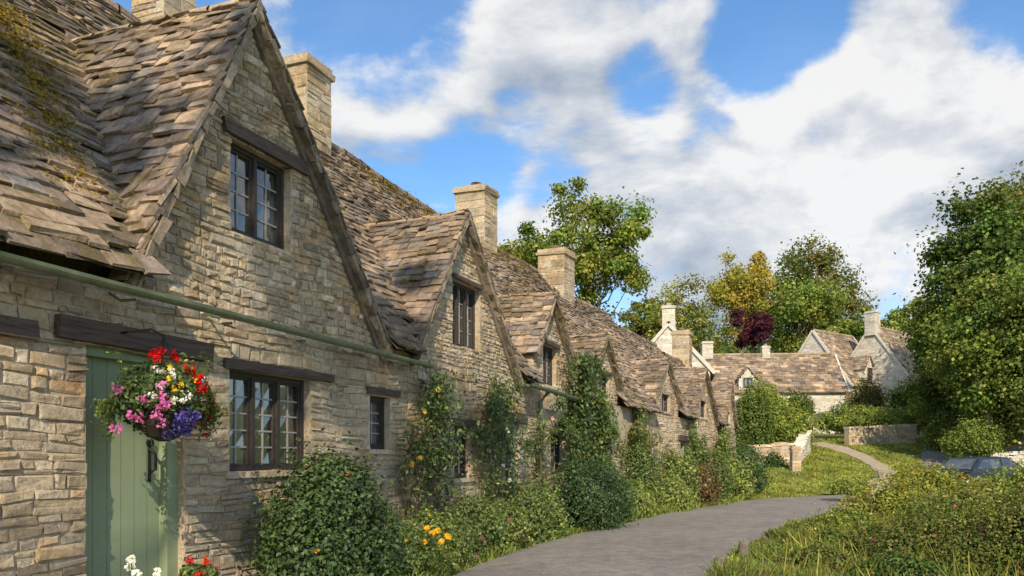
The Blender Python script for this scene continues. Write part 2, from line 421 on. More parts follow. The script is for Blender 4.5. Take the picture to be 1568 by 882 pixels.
        rv.build('door_reveal',M_stone,par,True)
        hb=B(); hy=y1-.10-.10
        hb.box(FRONT,hy-.012,hy+.012,-.12,-.112,1.02,1.32,(0,0,0)); 
        hb.tube([FRONT[0]+np.array((-.115,hy,1.08)),FRONT[0]+np.array((-.06,hy,1.11)),FRONT[0]+np.array((-.06,hy,1.22)),FRONT[0]+np.array((-.115,hy,1.26))],[.012]*4,(0,0,0),6)
        hb.tube([FRONT[0]+np.array((-.12,hy,1.3)),FRONT[0]+np.array((-.10,hy,1.3))],[.03,.03],(0,0,0),8)
        hb.build('door_latch',M_black,par,True)
        lw=B(); lw.box(FRONT,y0-.22,y1+.25,-.04,.05,zt+.002,zt+.15,(0,0,0),.007); lw.build('lintel',M_wood,par,True)
    return par

W=lambda **k:k
c1=cottage(.6,7.9,6.15,[dict(yl=4.07,yr=7.28,yp=5.24,zp=4.90,ze=2.44)],
  [(5.03,6.10,1.08,1.90,W(lights=3,rows=5,cols=2,lintel=(.08,.32,.075))),
   (7.11,7.53,1.28,1.84,W(lights=1,rows=4,cols=2,lintel=(.08,.15,.08))),
   (5.04,5.81,3.0,3.74,W(lights=2,rows=4,cols=2,lintel=(.10,.20,.11),sill=False)),
   (2.2,2.95,1.1,1.9,W(lights=2,rows=5,cols=2,lintel=(.1,.42,.1)))],
  [(3.72,4.55,1.92,True)],[(-7.35,7.3,5.6,7.6,.5,.5)])
c2=cottage(7.9,11.8,6.12,[dict(yl=8.0,yr=11.2,yp=9.32,zp=4.33,ze=2.42)],
  [(9.06,9.92,2.62,3.46,W(lights=3,rows=4,cols=2,lintel=(.02,.02,.05),sill=False)),
   (9.1,9.62,.92,1.6,W(lights=2,rows=4,cols=2,lintel=(.1,.1,.08)))],
  [(10.78,11.4,1.72,True)],[(-7.4,10.05,5.6,7.12,.62,.62)])
c3=cottage(11.8,15.0,6.08,[dict(yl=12.05,yr=13.9,yp=12.85,zp=4.0,ze=3.0)],
  [(12.5,13.2,2.42,3.1,W(lights=2,rows=4,cols=2,lintel=(.1,.1,.06))),(12.9,13.6,.9,1.6,W(lights=2,rows=4,cols=2,lintel=(.1,.1,.08)))],
  [(14.2,14.85,1.75,True)],[])
c4=cottage(15.0,19.0,5.95,[dict(yl=15.15,yr=16.8,yp=15.9,zp=3.72,ze=2.85)],
  [(15.6,16.3,2.4,2.95,W(lights=2,rows=3,cols=2,lintel=(.1,.1,.06))),(17.6,18.3,.9,1.6,W(lights=2,rows=4,cols=2,lintel=(.1,.1,.08)))],
  [],[(-7.4,16.2,5.3,7.2,.7,.62)])
c5=cottage(19.0,22.5,5.45,[dict(yl=19.3,yr=21.4,yp=20.3,zp=3.75,ze=2.8)],
  [(20.0,20.7,2.45,2.9,W(lights=2,rows=3,cols=2))],[(21.6,22.2,1.75,True)],[(-7.0,19.6,5.0,6.6,.7,.65)])
c6=cottage(22.5,26.0,5.0,[dict(yl=22.7,yr=25.4,yp=23.9,zp=4.0,ze=2.5)],
  [(23.6,24.3,2.5,3.0,W(lights=2,rows=3,cols=2))],[],[])
c7=cottage(26.0,29.4,4.7,[dict(yl=26.6,yr=28.9,yp=27.7,zp=3.9,ze=2.6)],
  [(27.3,28.0,2.4,2.9,W(lights=2,rows=3,cols=2))],[],[(-6.2,28.9,4.2,5.9,.6,.6)],last=True)

def halfpipe(b,P0,P1,r,segs=24):
    P0=np.array(P0);P1=np.array(P1);K=9;V=[]
    for i in range(segs+1):
        p=P0+(P1-P0)*i/segs
        for k in range(K):
            t=math.pi+math.pi*k/(K-1); V.append(p+np.array((math.cos(t)*r,0,math.sin(t)*r)))
    F=[(i*K+k,i*K+k+1,(i+1)*K+k+1,(i+1)*K+k) for i in range(segs) for k in range(K-1)]
    b.add(V,F,(0,0,0)); b.add(np.array(V)*1+np.array((0,0,.006)),[f[::-1] for f in F],(0,0,0))
gb=B(); halfpipe(gb,(-4.17,.6,2.33),(-4.17,8.05,2.24),.042)
for y in np.arange(1.2,8.,.9):
    gb.tube([(-4.4,y,2.33-(y*.012)),(-4.3,y,2.27-(y*.012)),(-4.17,y,2.265-(y*.012))],[.01]*3,(0,0,0),6)
gb.build('gutter',M_gutter,c1,True)
gb=B(); halfpipe(gb,(-4.17,11.2,2.3),(-4.17,15.0,2.26),.05)
gb.tube([(-4.2,12.2,2.25),(-4.33,12.2,2.1),(-4.34,12.2,1),(-4.34,12.2,-.1)],[.038]*4,(0,0,0),10)
gb.build('gutter',M_gutter,c3,True)

# ---------------------------------------------------------------- foliage
def rdirs(n):
    d=rng.normal(size=(n,3)); return d/np.linalg.norm(d,axis=1)[:,None]
def leafq(P,Nn,size,asp=.34,rand=.9):
    n=len(P); q=Nn+rdirs(n)*rand; q/=np.linalg.norm(q,axis=1)[:,None]
    a=np.cross(q,rdirs(n)); a/=np.linalg.norm(a,axis=1)[:,None]+1e-9; b_=np.cross(q,a)
    s=(size*rng.uniform(.6,1.4,n))[:,None]
    return np.stack([P-a*s*.5,P+b_*s*asp+q*s*.08,P+a*s*.5,P-b_*s*asp+q*s*.08],1)
def pal_pick(pal,n,var=.25): 
    pal=np.array(pal); return pal[rng.integers(0,len(pal),n)]*rng.uniform(1-var,1+var,(n,1))
def sc(p,k): return [tuple(min(.8,x*k) for x in c) for c in p]
G_DARK=sc([(.022,.041,.014),(.03,.055,.016),(.04,.068,.02),(.018,.032,.012)],2.1)
G_MID=sc([(.055,.08,.02),(.075,.105,.025),(.048,.072,.02),(.095,.12,.03)],1.85)
G_LIGHT=sc([(.115,.155,.03),(.155,.18,.04),(.085,.12,.025),(.195,.20,.05)],1.75)
G_YEL=sc([(.24,.21,.04),(.18,.175,.035),(.13,.145,.03),(.28,.21,.05)],1.55)
G_OLIVE=sc([(.085,.09,.03),(.11,.105,.035),(.06,.07,.022),(.14,.115,.04)],1.9)
G_PURP=sc([(.05,.015,.022),(.07,.022,.03),(.035,.012,.018)],1.6)
def bushpts(c,r,n,K=14,shell=.35,zmin=None,fuzz=.05):
    d=rdirs(n); ld=rdirs(K); dt=(d@ld.T).max(1)
    th=.72 if K<40 else .84
    f=.70+.38*np.sqrt(np.clip((dt-th)/(1-th),0,1))
    f*=1-shell*rng.random(n)**2
    f*=1+fuzz*np.abs(rng.normal(size=n))*(rng.random(n)<.35)
    P=np.array(c)+d*f[:,None]*np.array(r)
    if zmin is not None:
        m=P[:,2]>zmin; P=P[m]; d=d[m]
    return P,d
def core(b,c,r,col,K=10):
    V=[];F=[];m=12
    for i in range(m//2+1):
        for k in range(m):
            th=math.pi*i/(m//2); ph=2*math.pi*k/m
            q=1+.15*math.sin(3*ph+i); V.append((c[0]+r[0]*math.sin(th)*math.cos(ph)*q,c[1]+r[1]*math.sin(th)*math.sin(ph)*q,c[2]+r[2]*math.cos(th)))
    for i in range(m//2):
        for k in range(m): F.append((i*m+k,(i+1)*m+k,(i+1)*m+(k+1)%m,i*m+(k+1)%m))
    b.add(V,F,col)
def bush(name,blobs,n,size,pal,flowers=None,zg=None,K=26,mat=None,fuzz=.06):
    b=B(); tot=sum(r[0]*r[2]+r[1]*r[2] for c,r in blobs)
    for c,r in blobs:
        k=int(n*(r[0]*r[2]+r[1]*r[2])/tot)
        P,d=bushpts(c,r,k,K=K,zmin=(zg if zg is not None else -9),fuzz=fuzz)
        tint=1+.3*np.sin(P[:,0]*5/r[0]+P[:,2]*4/r[2])[:,None]*.5
        b.quads(leafq(P,d+np.array((0,0,.35)),size),pal_pick(pal,len(P),.35)*tint)
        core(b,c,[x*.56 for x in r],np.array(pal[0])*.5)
        if flowers:
            fp,fd=bushpts(c,[x*1.02 for x in r],flowers[0],shell=.05,zmin=(zg if zg is not None else -9))
            for p,dd in zip(fp,fd):
                m=14; q=p+rdirs(m)*flowers[2]*rng.random((m,1))**.5
                b.quads(leafq(q,np.tile(dd,(m,1)),flowers[2]*.9,.42),pal_pick([flowers[1][random.randrange(len(flowers[1]))]],m,.12))
    return b.build(name,mat or M_leaf)
def rw(X,Y,z=0): 
    x,y=R2W(X,Y); return (x,y,z)

def gz(x,y):
    x=np.asarray(x,float);y=np.asarray(y,float)
    ys=[-400,10,18,24,28,36,45,60,100,180,400,900]; zs=[0,0,-.07,-.12,.05,1.0,2.1,4.0,9.5,20,38,60]
    z=np.zeros(np.broadcast(x,y).shape)
    for k in (-2.2,-1.1,0,1.1,2.2): z=z+np.interp(y+k,ys,zs)/5
    rt=np.clip((x-(y*.33+.2))/3,0,1)*np.clip((24-y)/8,0,1)*np.clip((y+2)/6,0,1); z=z-.28*rt
    z=z-.85*np.clip((x-14)/5,0,1)*np.clip((y-24)/7,0,1)*np.clip((42-y)/7,0,1)
    z=z+.04*np.sin(x*.9+y*.5)*np.clip((y-26)/8,0,1)
    return z
def groundgrid():
    xs=np.unique(np.concatenate([np.arange(-30,50,.8),np.linspace(-900,-30,30),np.linspace(50,900,30)]))
    ys=np.unique(np.concatenate([np.arange(-4,62,.5),np.linspace(-300,-4,20),np.linspace(62,900,50)]))
    X,Y=np.meshgrid(xs,ys); Z=gz(X,Y); V=np.stack([X,Y,Z],-1).reshape(-1,3)
    nx,ny=len(xs),len(ys); i=np.arange(nx-1)[None]+np.arange(ny-1)[:,None]*nx
    F=np.stack([i,i+1,i+1+nx,i+nx],-1).reshape(-1,4); b=B(); b.add(V,F,(0,0,0)); return b.build('ground',M_ground,smooth=True)
groundgrid()
def strip(name,L,Rr,mat,off=.03,nsub=10,across=8):
    def cr(P,t):
        P=np.array(P,float); n=len(P)-1; f=t*n; i=min(int(f),n-1); s=f-i
        p0=P[max(i-1,0)];p1=P[i];p2=P[i+1];p3=P[min(i+2,n)]
        return .5*((2*p1)+(-p0+p2)*s+(2*p0-5*p1+4*p2-p3)*s*s+(-p0+3*p1-3*p2+p3)*s**3)
    m=(len(L)-1)*nsub; V=[]
    for i in range(m+1):
        t=i/m; a=cr(L,t);c=cr(Rr,t)
        a=a+np.array((math.sin(i*1.3),math.cos(i*.9)))*.05; c=c+np.array((math.sin(i*1.1+2),math.cos(i*.7)))*.05
        for k in range(across+1):
            p=a+(c-a)*k/across; V.append((p[0],p[1],float(gz(p[0],p[1]))+off-(.035 if k in(0,across) else 0)))
    F=[(i*(across+1)+k,i*(across+1)+k+1,(i+1)*(across+1)+k+1,(i+1)*(across+1)+k) for i in range(m) for k in range(across)]
    b=B(); b.add(V,F,(0,0,0)); return b.build(name,mat,smooth=True)
RL=[(-7,-12),(-3.6,0),(-1.75,5),(-.72,8.1),(.0,10.5),(1.15,13.2),(2.9,17),(5.1,21),(7.5,24.3),(10.8,26.2),(14,29.5),(17.5,34),(20.5,40),(25,48)]
RR=[(-3.,-12),(0,0),(1.3,5),(2.25,8.2),(3.0,10.0),(4.6,13.3),(6.2,16),(8.2,18.8),(10.2,21.3),(13.2,23.3),(17,27.3),(20.7,32.5),(23.3,38.5),(28,46)]
strip('road',RL,RR,M_road)
strip('footpath',[(9.8,25.6),(12.5,28.6),(15.0,32.5),(16.4,36.5),(16.8,40),(16.2,43.6)],[(11.4,26.2),(13.6,28.2),(15.9,32.2),(17.4,36.5),(17.9,40),(17.3,44.2)],M_path,.05)

def inroad(x,y,m=.05):
    Lp=np.interp(y,[p[1] for p in RL],[p[0] for p in RL]); Rp=np.interp(y,[p[1] for p in RR],[p[0] for p in RR])
    return (x>Lp+m)&(x<Rp-m)
def grass(name,n,region,h,pal,wid=.012,lean=.35,m=.05):
    x,y=region(n); mk=~inroad(x,y,m); x=x[mk];y=y[mk]; n=len(x); z=gz(x,y)
    P=np.stack([x,y,z],1); hh=(h*rng.uniform(.4,1.4,n))*(1+.5*np.sin(x*1.7+y)*np.sin(y*1.3)); 
    an=rng.uniform(0,2*math.pi,n); w=wid*rng.uniform(.6,1.5,n)*np.maximum(1,np.hypot(x,y)/9)
    a=np.stack([np.cos(an),np.sin(an),0*an],1)*w[:,None]; l=np.stack([rng.normal(0,lean,n),rng.normal(0,lean,n),np.ones(n)],1)*hh[:,None]
    Q=np.stack([P-a,P+a,P+l*.95+a*.3,P+l-a*.1],1); b=B(); b.quads(Q,pal_pick(pal,n,.3)*(1+.3*np.sin(x*2.1)*np.sin(y*1.7+x))[:,None]); return b.build(name,M_leaf)
def r_right(n):
    y=5+rng.random(n)**1.2*19; Rp=np.interp(y,[p[1] for p in RR],[p[0] for p in RR]); x=Rp-.2+rng.random(n)**1.6*9
    k=(np.sin(x*3.1+y*1.3)*np.sin(y*2.3-x)+rng.normal(0,.35,n))>-.45; return x[k],y[k]
grass('grass',80000,r_right,.10,G_LIGHT+G_MID+G_OLIVE,m=.15,lean=.5)
def r_left(n):
    Y=rng.uniform(5,30,n); X=-4.35+rng.random(n)*.95; X=X+shiftX(Y); return X*CA+Y*SA,-X*SA+Y*CA
grass('grass_verge',26000,r_left,.12,G_LIGHT+G_MID,m=.15,lean=.5)
def grassbank(n):
    y=rng.uniform(24,46,n); x=rng.uniform(6,24,n); Pp=np.interp(y,[25.6,28.5,32.5,36.5,40,44],[10.5,13,15.4,16.9,17.3,16.8]); m=abs(x-Pp)>.55; return x[m],y[m]
grass('grass_bank',60000,grassbank,.06,G_LIGHT+G_YEL+G_LIGHT,wid=.012)

# ---- planting along the cottages
bush('box_bush',[(rw(-3.85,5.5,.50),(.46,.46,.68)),(rw(-3.75,5.15,.32),(.33,.36,.5)),(rw(-3.8,5.95,.42),(.38,.38,.52)),(rw(-3.7,5.5,.88),(.28,.3,.30)),(rw(-3.85,5.8,.8),(.26,.28,.3))],30000,.038,G_DARK+[(.10,.15,.035),(.075,.11,.03)],flowers=(3,[(.6,.25,.02)],.02),K=26,mat=M_leafg,fuzz=.2)
def strapplant(name,c,n,L,pal,flw=None):
    b=B()
    for i in range(n):
        an=random.uniform(0,6.28); ln=L*random.uniform(.6,1.2); dirv=np.array((math.cos(an),math.sin(an),0)); pts=[];w=.012
        base=np.array(c)+dirv*random.uniform(0,.12); side=np.cross(dirv,UP)
        for k in range(5):
            t=k/4; pts.append(base+dirv*ln*.75*t**1.5+UP*ln*(t-.55*t*t*t))
        Q=[[pts[k]-side*w*(1-k/5),pts[k]+side*w*(1-k/5),pts[k+1]+side*w*(1-(k+1)/5),pts[k+1]-side*w*(1-(k+1)/5)] for k in range(4)]
        b.quads(np.array(Q),pal_pick(pal,1,.3)[0])
    if flw:
        for i in range(flw[0]):
            p=np.array(c)+np.array((random.uniform(-.3,.3)*flw[2],random.uniform(-.3,.3)*flw[2],L*random.uniform(.65,1.15))); m=18
            b.quads(leafq(p+rdirs(m)*.02,np.tile((0,-1,.5),(m,1)),.03,.45),pal_pick([flw[1]],m,.1))
            b.tube([p,(p[0],p[1],0)],[.004,.004],(.06,.1,.03),4)
    return b.build(name,M_leafg)
strapplant('day_lily',rw(-3.5,4.95,.0),110,.58,G_MID+G_LIGHT)
strapplant('day_lily',rw(-3.45,5.6,.0),60,.45,G_MID)
strapplant('marigold',rw(-3.65,6.9,.0),60,.45,G_MID,(9,(.75,.42,.01),1))
strapplant('white_daisy',rw(-3.9,3.72,.0),40,.54,G_MID,(7,(.8,.8,.76),.5))
def low(X,Y,r,h,pal,size,n,fl=None,name='garden_shrub'):
    X=X+float(shiftX(Y)); zg=float(gz(*R2W(X,Y)))
    return bush(name,[(rw(X,Y,zg+h*.42),(r,r*1.1,h*.6)),(rw(X+random.uniform(-.1,.1),Y+r*.7,zg+h*.3),(r*.7,r*.7,h*.45))],n,size,pal,fl,mat=M_leafg,fuzz=.25,K=16)
YEL=[(.75,.5,.02)];PINK=[(.6,.12,.25)];WHT=[(.75,.73,.65)];RED=[(.55,.02,.02)]
low(-3.85,6.75,.33,.50,G_MID,.035,5000,(6,YEL,.02))
low(-3.9,7.4,.38,.62,G_LIGHT+G_MID,.04,5000,(5,YEL,.02))
low(-3.95,8.1,.36,.52,G_MID,.035,5000,(5,PINK,.02))
low(-4.0,8.8,.38,.72,G_MID,.04,6000,(4,WHT,.02))
low(-4.0,9.6,.38,.6,G_LIGHT+G_MID,.04,5500,(7,PINK,.026))
low(-4.0,10.5,.38,.82,G_MID,.045,6000,(5,[(.25,.08,.4)],.026))
low(-4.0,11.4,.36,.75,G_LIGHT+G_MID,.045,5000)
low(-3.8,13.0,.62,1.15,G_DARK,.045,13000,name='box_bush')
low(-3.95,14.7,.50,.95,G_DARK,.05,8000,name='box_bush')
low(-3.9,16.2,.5,.75,G_LIGHT,.06,5000)
low(-4.1,17.3,.5,1.5,G_MID,.06,7000)
low(-3.95,18.8,.6,.8,G_LIGHT,.06,5000)
low(-4.1,20.2,.55,1.5,G_LIGHT+G_MID,.07,6000)
low(-4.0,21.7,.6,1.1,[(.22,.10,.05),(.14,.09,.035),(.12,.13,.03)],.07,5000)
low(-4.1,23.3,.65,1.6,G_MID,.07,6000)
low(-3.9,25.,.7,1.2,G_LIGHT,.08,5000)
low(-3.9,27.,.8,1.5,G_DARK,.08,6000)

def climber(name,Y,z1,spread,n,size,pal,flc=None,nf=0,top=None):
    """stems up the wall with sprays of leaves held off the stone"""
    b=B(); X0=-4.33
    tips=[]
    for s in range(6):
        y=Y+random.uniform(-.12,.12); pts=[(X0+.03,y,-.05)]; z=0
        while z<z1*random.uniform(.75,1.05):
            z+=.25; y+=random.uniform(-.13,.13)*spread; pts.append((X0+random.uniform(.02,.16),y,z)); tips.append(pts[-1])
            if random.random()<.7:
                q=(X0+random.uniform(.05,.3),y+random.uniform(-.5,.5)*spread,z+random.uniform(-.1,.3)); tips.append(q)
                b.tube([pts[-1],q],[.007,.003],(.09,.08,.04),4)
        b.tube(pts,np.linspace(.022,.006,len(pts)),(.13,.10,.065),5)
    tips=np.array(tips); tips=tips[tips[:,2]>z1*.12]
    wt=(tips[:,2]/z1)**(.7 if top is None else top)*rng.uniform(.05,1,len(tips))**2; wt/=wt.sum()
    idx=rng.choice(len(tips),n,p=wt)
    P=tips[idx]+rng.normal(0,1,(n,3))*np.array((.06,.10,.10)); P[:,0]=np.maximum(P[:,0],X0+.01)
    b.quads(leafq(P,np.tile((1,0,.4),(n,1)),size),pal_pick(pal,n,.35))
    for i in range(nf):
        p=tips[random.randrange(len(tips))]+rng.normal(0,.1,3); p[0]=max(p[0],X0+.1); m=18
        b.quads(leafq(p+rdirs(m)*.022,np.tile((1,-.4,.3),(m,1)),.034,.45),pal_pick([flc],m,.12))
    o=b.build(name,M_leafg,None,True); o.rotation_euler[2]=-A; return o
climber('climbing_rose',8.35,2.0,.9,2600,.05,G_DARK+G_MID,(.75,.6,.12),8,1.8)
climber('climbing_rose',10.3,2.1,1.3,3600,.05,G_DARK+G_MID,(.75,.7,.6),8,1.4)
climber('climbing_rose',7.75,1.5,.7,500,.045,G_MID,(.75,.5,.05),3)
climber('climbing_rose',12.0,1.6,.6,900,.05,G_MID,(.7,.3,.3),3)
climber('wisteria',14.0,2.8,1.8,7500,.065,G_DARK+G_MID)
climber('wisteria',15.6,2.4,1.6,5500,.07,G_MID)
climber('climbing_rose',17.8,2.1,1.4,4000,.07,G_MID+G_OLIVE)
climber('climbing_rose',22.3,1.9,1.3,2800,.08,G_MID)
climber('ivy',25.8,2.0,1.4,3000,.09,G_MID+G_LIGHT)

# ---- hanging basket
hbk=empty('hanging_basket',(0,0,0),-A); hc=np.array((-3.98,3.95,1.50))
b=B()
b.tube([hc+np.array((0,0,-.20)),hc+np.array((0,0,-.17)),hc+np.array((0,0,-.1)),hc+np.array((0,0,0)),hc+np.array((0,0,.03))],[.03,.10,.16,.19,.19],(.035,.028,.02),18)
b.build('basket',M_generic,hbk)
b=B()
for k in range(3):
    t=k*2.1+.4; b.tube([hc+np.array((.18*math.cos(t),.18*math.sin(t),.03)),hc+np.array((0,0,.48))],[.004,.004],(0,0,0),5)
b.tube([hc+np.array((0,0,.48)),hc+np.array((-.1,0,.53)),hc+np.array((-.42,0,.52))],[.008]*3,(0,0,0),6)
b.build('bracket_and_chains',M_black,hbk)
b=B()
P,d=bushpts(hc+np.array((0,0,.08)),(.25,.31,.22),5200,K=30); b.quads(leafq(P,d,.03),pal_pick(G_MID+G_DARK,len(P),.3))
for i in range(20):
    t=random.uniform(0,6.28); p=hc+np.array((.22*math.cos(t),.28*math.sin(t),.05)); L=random.uniform(.08,.26); m=60
    q=p+np.stack([rng.normal(0,.025,m)+.06*math.cos(t),rng.normal(0,.03,m)+.10*math.sin(t),-rng.random(m)*L],1)
    b.quads(leafq(q,np.tile((math.cos(t),math.sin(t),.2),(m,1)),.028),pal_pick(G_MID,m,.3))
for i in range(14):
    t=random.uniform(0,6.28); q0=hc+np.array((.15*math.cos(t),.2*math.sin(t),.2)); q1=q0+np.array((.1*math.cos(t),.14*math.sin(t),random.uniform(.06,.18))); m=24
    b.quads(leafq(q0+(q1-q0)*rng.random((m,1))+rng.normal(0,.014,(m,3)),np.tile((0,0,1.),(m,1)),.026),pal_pick(G_MID+G_LIGHT,m,.3))
b.build('foliage',M_leafg,hbk)
b=B()
def head(c,r,col,m=40,size=.03):
    q=c+rdirs(m)*r*rng.random((m,1))**.4; b.quads(leafq(q,q-c+np.array((.3,-.3,.2))*r,size,.45,.5),pal_pick([col],m,.2))
def on(ay,az,off=1.0):
    ex=math.sqrt(max(.02,1-min(1,(ay/.36)**2+(az/.27)**2))); return hc+np.array((.27*ex*off,ay-.12*ex,.08+az))
for ay,az in ((-.12,.24),(-.06,.29),(.08,.27),(.12,.18),(.26,.12),(.33,.04),(.2,.06),(.34,-.09),(.3,-.02),(.16,.12)): head(on(ay,az),.042,(.62,.012,.015),34,.026)
for i in range(11): head(on(random.uniform(-.40,-.12),random.uniform(-.22,.06)),.034,(.62,.16,.40),22,.024)
for i in range(14): head(on(random.uniform(-.22,.25),random.uniform(-.05,.18)),.024,(.78,.74,.68),16,.02)
for i in range(18): head(on(random.uniform(-.05,.14),random.uniform(-.24,-.08)),.036,(.15,.12,.42),26,.02)
for i in range(6): head(on(random.uniform(-.1,.2),random.uniform(.02,.2)),.02,(.75,.5,.03),12,.02)
for i in range(16): head(on(random.uniform(.1,.36),random.uniform(-.24,.1)),.024,(.5,.03,.06),14,.02)
b.build('flowers',M_petal,hbk)
gp=empty('potted_geranium',(0,0,0),-A); pc=np.array((-4.05,4.33,.08)); b=B()
b.tube([pc-UP*.09,pc,pc+UP*.001,pc+UP*.2,pc+UP*.2,pc+UP*.24,pc+UP*.24],[.09,.09,.09,.125,.14,.14,.12],(.42,.14,.07),16); b.build('pot',M_generic,gp)
b=B(); P,d=bushpts(pc+UP*.28,(.12,.12,.11),900); b.quads(leafq(P,d,.04),pal_pick(G_MID,len(P),.3)); b.build('foliage',M_leafg,gp)
b=B()
for i in range(6): head(pc+np.array((random.uniform(-.08,.09),random.uniform(-.09,.09),random.uniform(.28,.42))),.032,(.60,.05,.02),26,.024)
b.build('flowers',M_petal,gp)

# moss cushions on the near roofs
b=B()
def mossclump(c,n_,s,nl):
    m=nl; q=c+rng.normal(0,1,(m,3))*np.array(s); b.quads(leafq(q,np.tile(n_,(m,1)),.024,.4,.6),pal_pick([(.24,.19,.035),(.32,.24,.04),(.17,.14,.03),(.26,.15,.035)],m,.3))
nR=nrm((1.167,0,1))
for i in range(260):
    t=random.random()**.8; z=2.9+t*2.4; x=EAV-(z-ZE)/SL; y=3.88+max(0,min(1,(z-2.4)/2.5))*.8+random.gauss(0,.13)-.2
    mossclump(np.array((x,y,z))+nR*.045,nR,(.045,.05,.035),40)
for i in range(150):
    y=random.uniform(1.0,3.6); z=random.uniform(2.8,5.9); x=EAV-(z-ZE)/SL
    mossclump(np.array((x,y,z))+nR*.05,nR,(.04,.07,.035),26)
for i in range(220):
    y=random.uniform(11.0,18) ; z=6.05-abs(random.gauss(0,.4)); x=EAV-(z-ZE)/SL; mossclump(np.array((x,y,z))+nR*.06,nR,(.07,.14,.05),40)
mo=b.build('roof_moss',M_leaf,c1,True)

# ---------------------------------------------------------------- trees
def tree(name,base,H,crown,ncl,nl,size,pal,trunk=.25,tintamp=.28,clr=None,flat=.75):
    par=empty(name,base); b=B(); tb=B()
    cx,cy,cz,rx,ry,rz=crown
    top=np.array((cx,cy,cz+rz*.6)); tr=[np.array((0,0,-.3)),np.array((cx*.2,cy*.2,cz*.35)),np.array((cx*.6,cy*.6,cz*.75)),top]
    tb.tube(tr,[trunk*1.2,trunk*.85,trunk*.55,trunk*.1],(0,0,0),9)
    cs=[]
    lob=rdirs(7)
    while len(cs)<ncl:
        d=rdirs(1)[0]; r=random.random()**.45*(.82+.3*max(0,float((lob@d).max())-.5)*2)
        p=np.array((cx+d[0]*rx*r,cy+d[1]*ry*r,cz+d[2]*rz*r)); 
        if d[2]<0 and random.random()<.2: continue
        cs.append(p)
    cr=clr or (min(rx,rz)*.27)
    for i,p in enumerate(cs):
        if i%2==0:
            t=random.uniform(.35,.85); a=tr[1]+(top-tr[1])*t*.8; m=(a+p)/2+np.array((0,0,-.08*H*random.random()))
            tb.tube([a,m,p],[trunk*.28,trunk*.14,trunk*.04],(0,0,0),5)
    per=nl//ncl
    for p in cs:
        r=cr*random.uniform(.5,1.4); k=int(per*random.uniform(.6,1.4)); d=rdirs(k)
        P=p+d*(rng.random((k,1))**.5)*r*np.array((1,1,flat))+rng.normal(0,r*.2,(k,3))
        tint=np.array((1,1,1))*random.uniform(1-tintamp,1+tintamp)*np.array((random.uniform(.85,1.2),1,random.uniform(.85,1.1)))
        b.quads(leafq(P,d+np.array((0,-.2,.4)),size,.38,.8),pal_pick(pal,k,.35)*tint)
    tb.build('trunk_and_limbs',M_bark,par,smooth=True); b.build('crown',M_leaf,par); return par
def tr(name,px,d,yt,yb,wpx,pal,ncl=45,nl=14000,size=.3,**k):
    s=d/1220; x=(px-784)*s; zt=1.2+(700-yt)*s; zb=1.2+(700-yb)*s; g=float(gz(x,d)); H=zt-g
    return tree(name,(x,d,g),H,(0,0,(zt+zb)/2-g,wpx/2*s,wpx/2*s,(zt-zb)/2),ncl,nl,size,pal,**k)
tr('ash_tree',905,46,292,515,215,G_MID+G_LIGHT,75,24000,.19,trunk=.3,clr=.8)
tr('ash_tree',810,50,355,480,110,G_MID+G_LIGHT,26,8000,.22,trunk=.25,clr=.9)
tr('maple_tree',1135,85,385,530,100,G_YEL+G_YEL+[(.3,.2,.05)],60,14000,.28,trunk=.35,clr=1.3)
tr('beech_tree',1250,92,362,560,145,G_OLIVE+[(.20,.13,.05)]+G_MID,100,22000,.32,trunk=.45,clr=1.6)
tr('beech_tree',1225,84,430,560,130,G_LIGHT+G_MID,55,13000,.3,trunk=.3,clr=1.3)
tr('copper_beech',1152,76,472,540,80,G_PURP,26,7000,.26,trunk=.2)
tr('oak_tree',1035,80,430,580,130,G_LIGHT+G_OLIVE,60,13000,.28,trunk=.3,clr=1.2)
tr('oak_tree',980,86,450,580,90,G_OLIVE+G_MID,30,8000,.3,trunk=.3)
tr('oak_tree',1510,40,305,640,180,G_DARK+G_MID+G_MID,170,36000,.2,trunk=.45,clr=1.1)
tr('oak_tree',1560,44,262,560,130,G_MID+G_OLIVE,90,20000,.21,trunk=.4,clr=1.1)
tr('sycamore_tree',1515,36,430,665,150,G_MID+G_LIGHT+G_MID,110,28000,.15,trunk=.2,clr=.75)
tr('sycamore_tree',1445,42,445,650,80,G_MID,60,13000,.18,trunk=.2,clr=.8)
tr('oak_tree',1600,34,350,690,170,G_MID+G_LIGHT,80,22000,.16,trunk=.35,clr=1.0)
tr('hazel_tree',1385,75,455,570,110,G_MID+G_LIGHT,40,11000,.28,trunk=.25)
tr('hazel_tree',1300,70,470,560,80,G_LIGHT+G_MID,30,9000,.26,trunk=.25)
# garden tree standing behind the viewpoint, throws dappled shade on the near roof and wall
tree('ash_tree',(-3.2,-7.5,0),15,(.5,1.6,11.9,3.6,2.0,2.2),20,9000,.14,G_MID,trunk=.2,clr=.62)
# distant wooded hillside
b=B()
for i in range(210):
    y=random.uniform(105,230); x=random.uniform(-60,150)*y/110; g=float(gz(x,y)); r=random.uniform(3,5.5)
    P,d=bushpts((x,y,g+r*.8),(r,r,r*1.15),400,K=14); pal=random.choice([G_MID,G_OLIVE,G_DARK,G_LIGHT,G_MID])
    b.quads(leafq(P,d,.75),pal_pick(pal,len(P),.25))
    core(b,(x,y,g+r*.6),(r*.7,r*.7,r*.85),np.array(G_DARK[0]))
b.build('distant_trees',M_leaf)

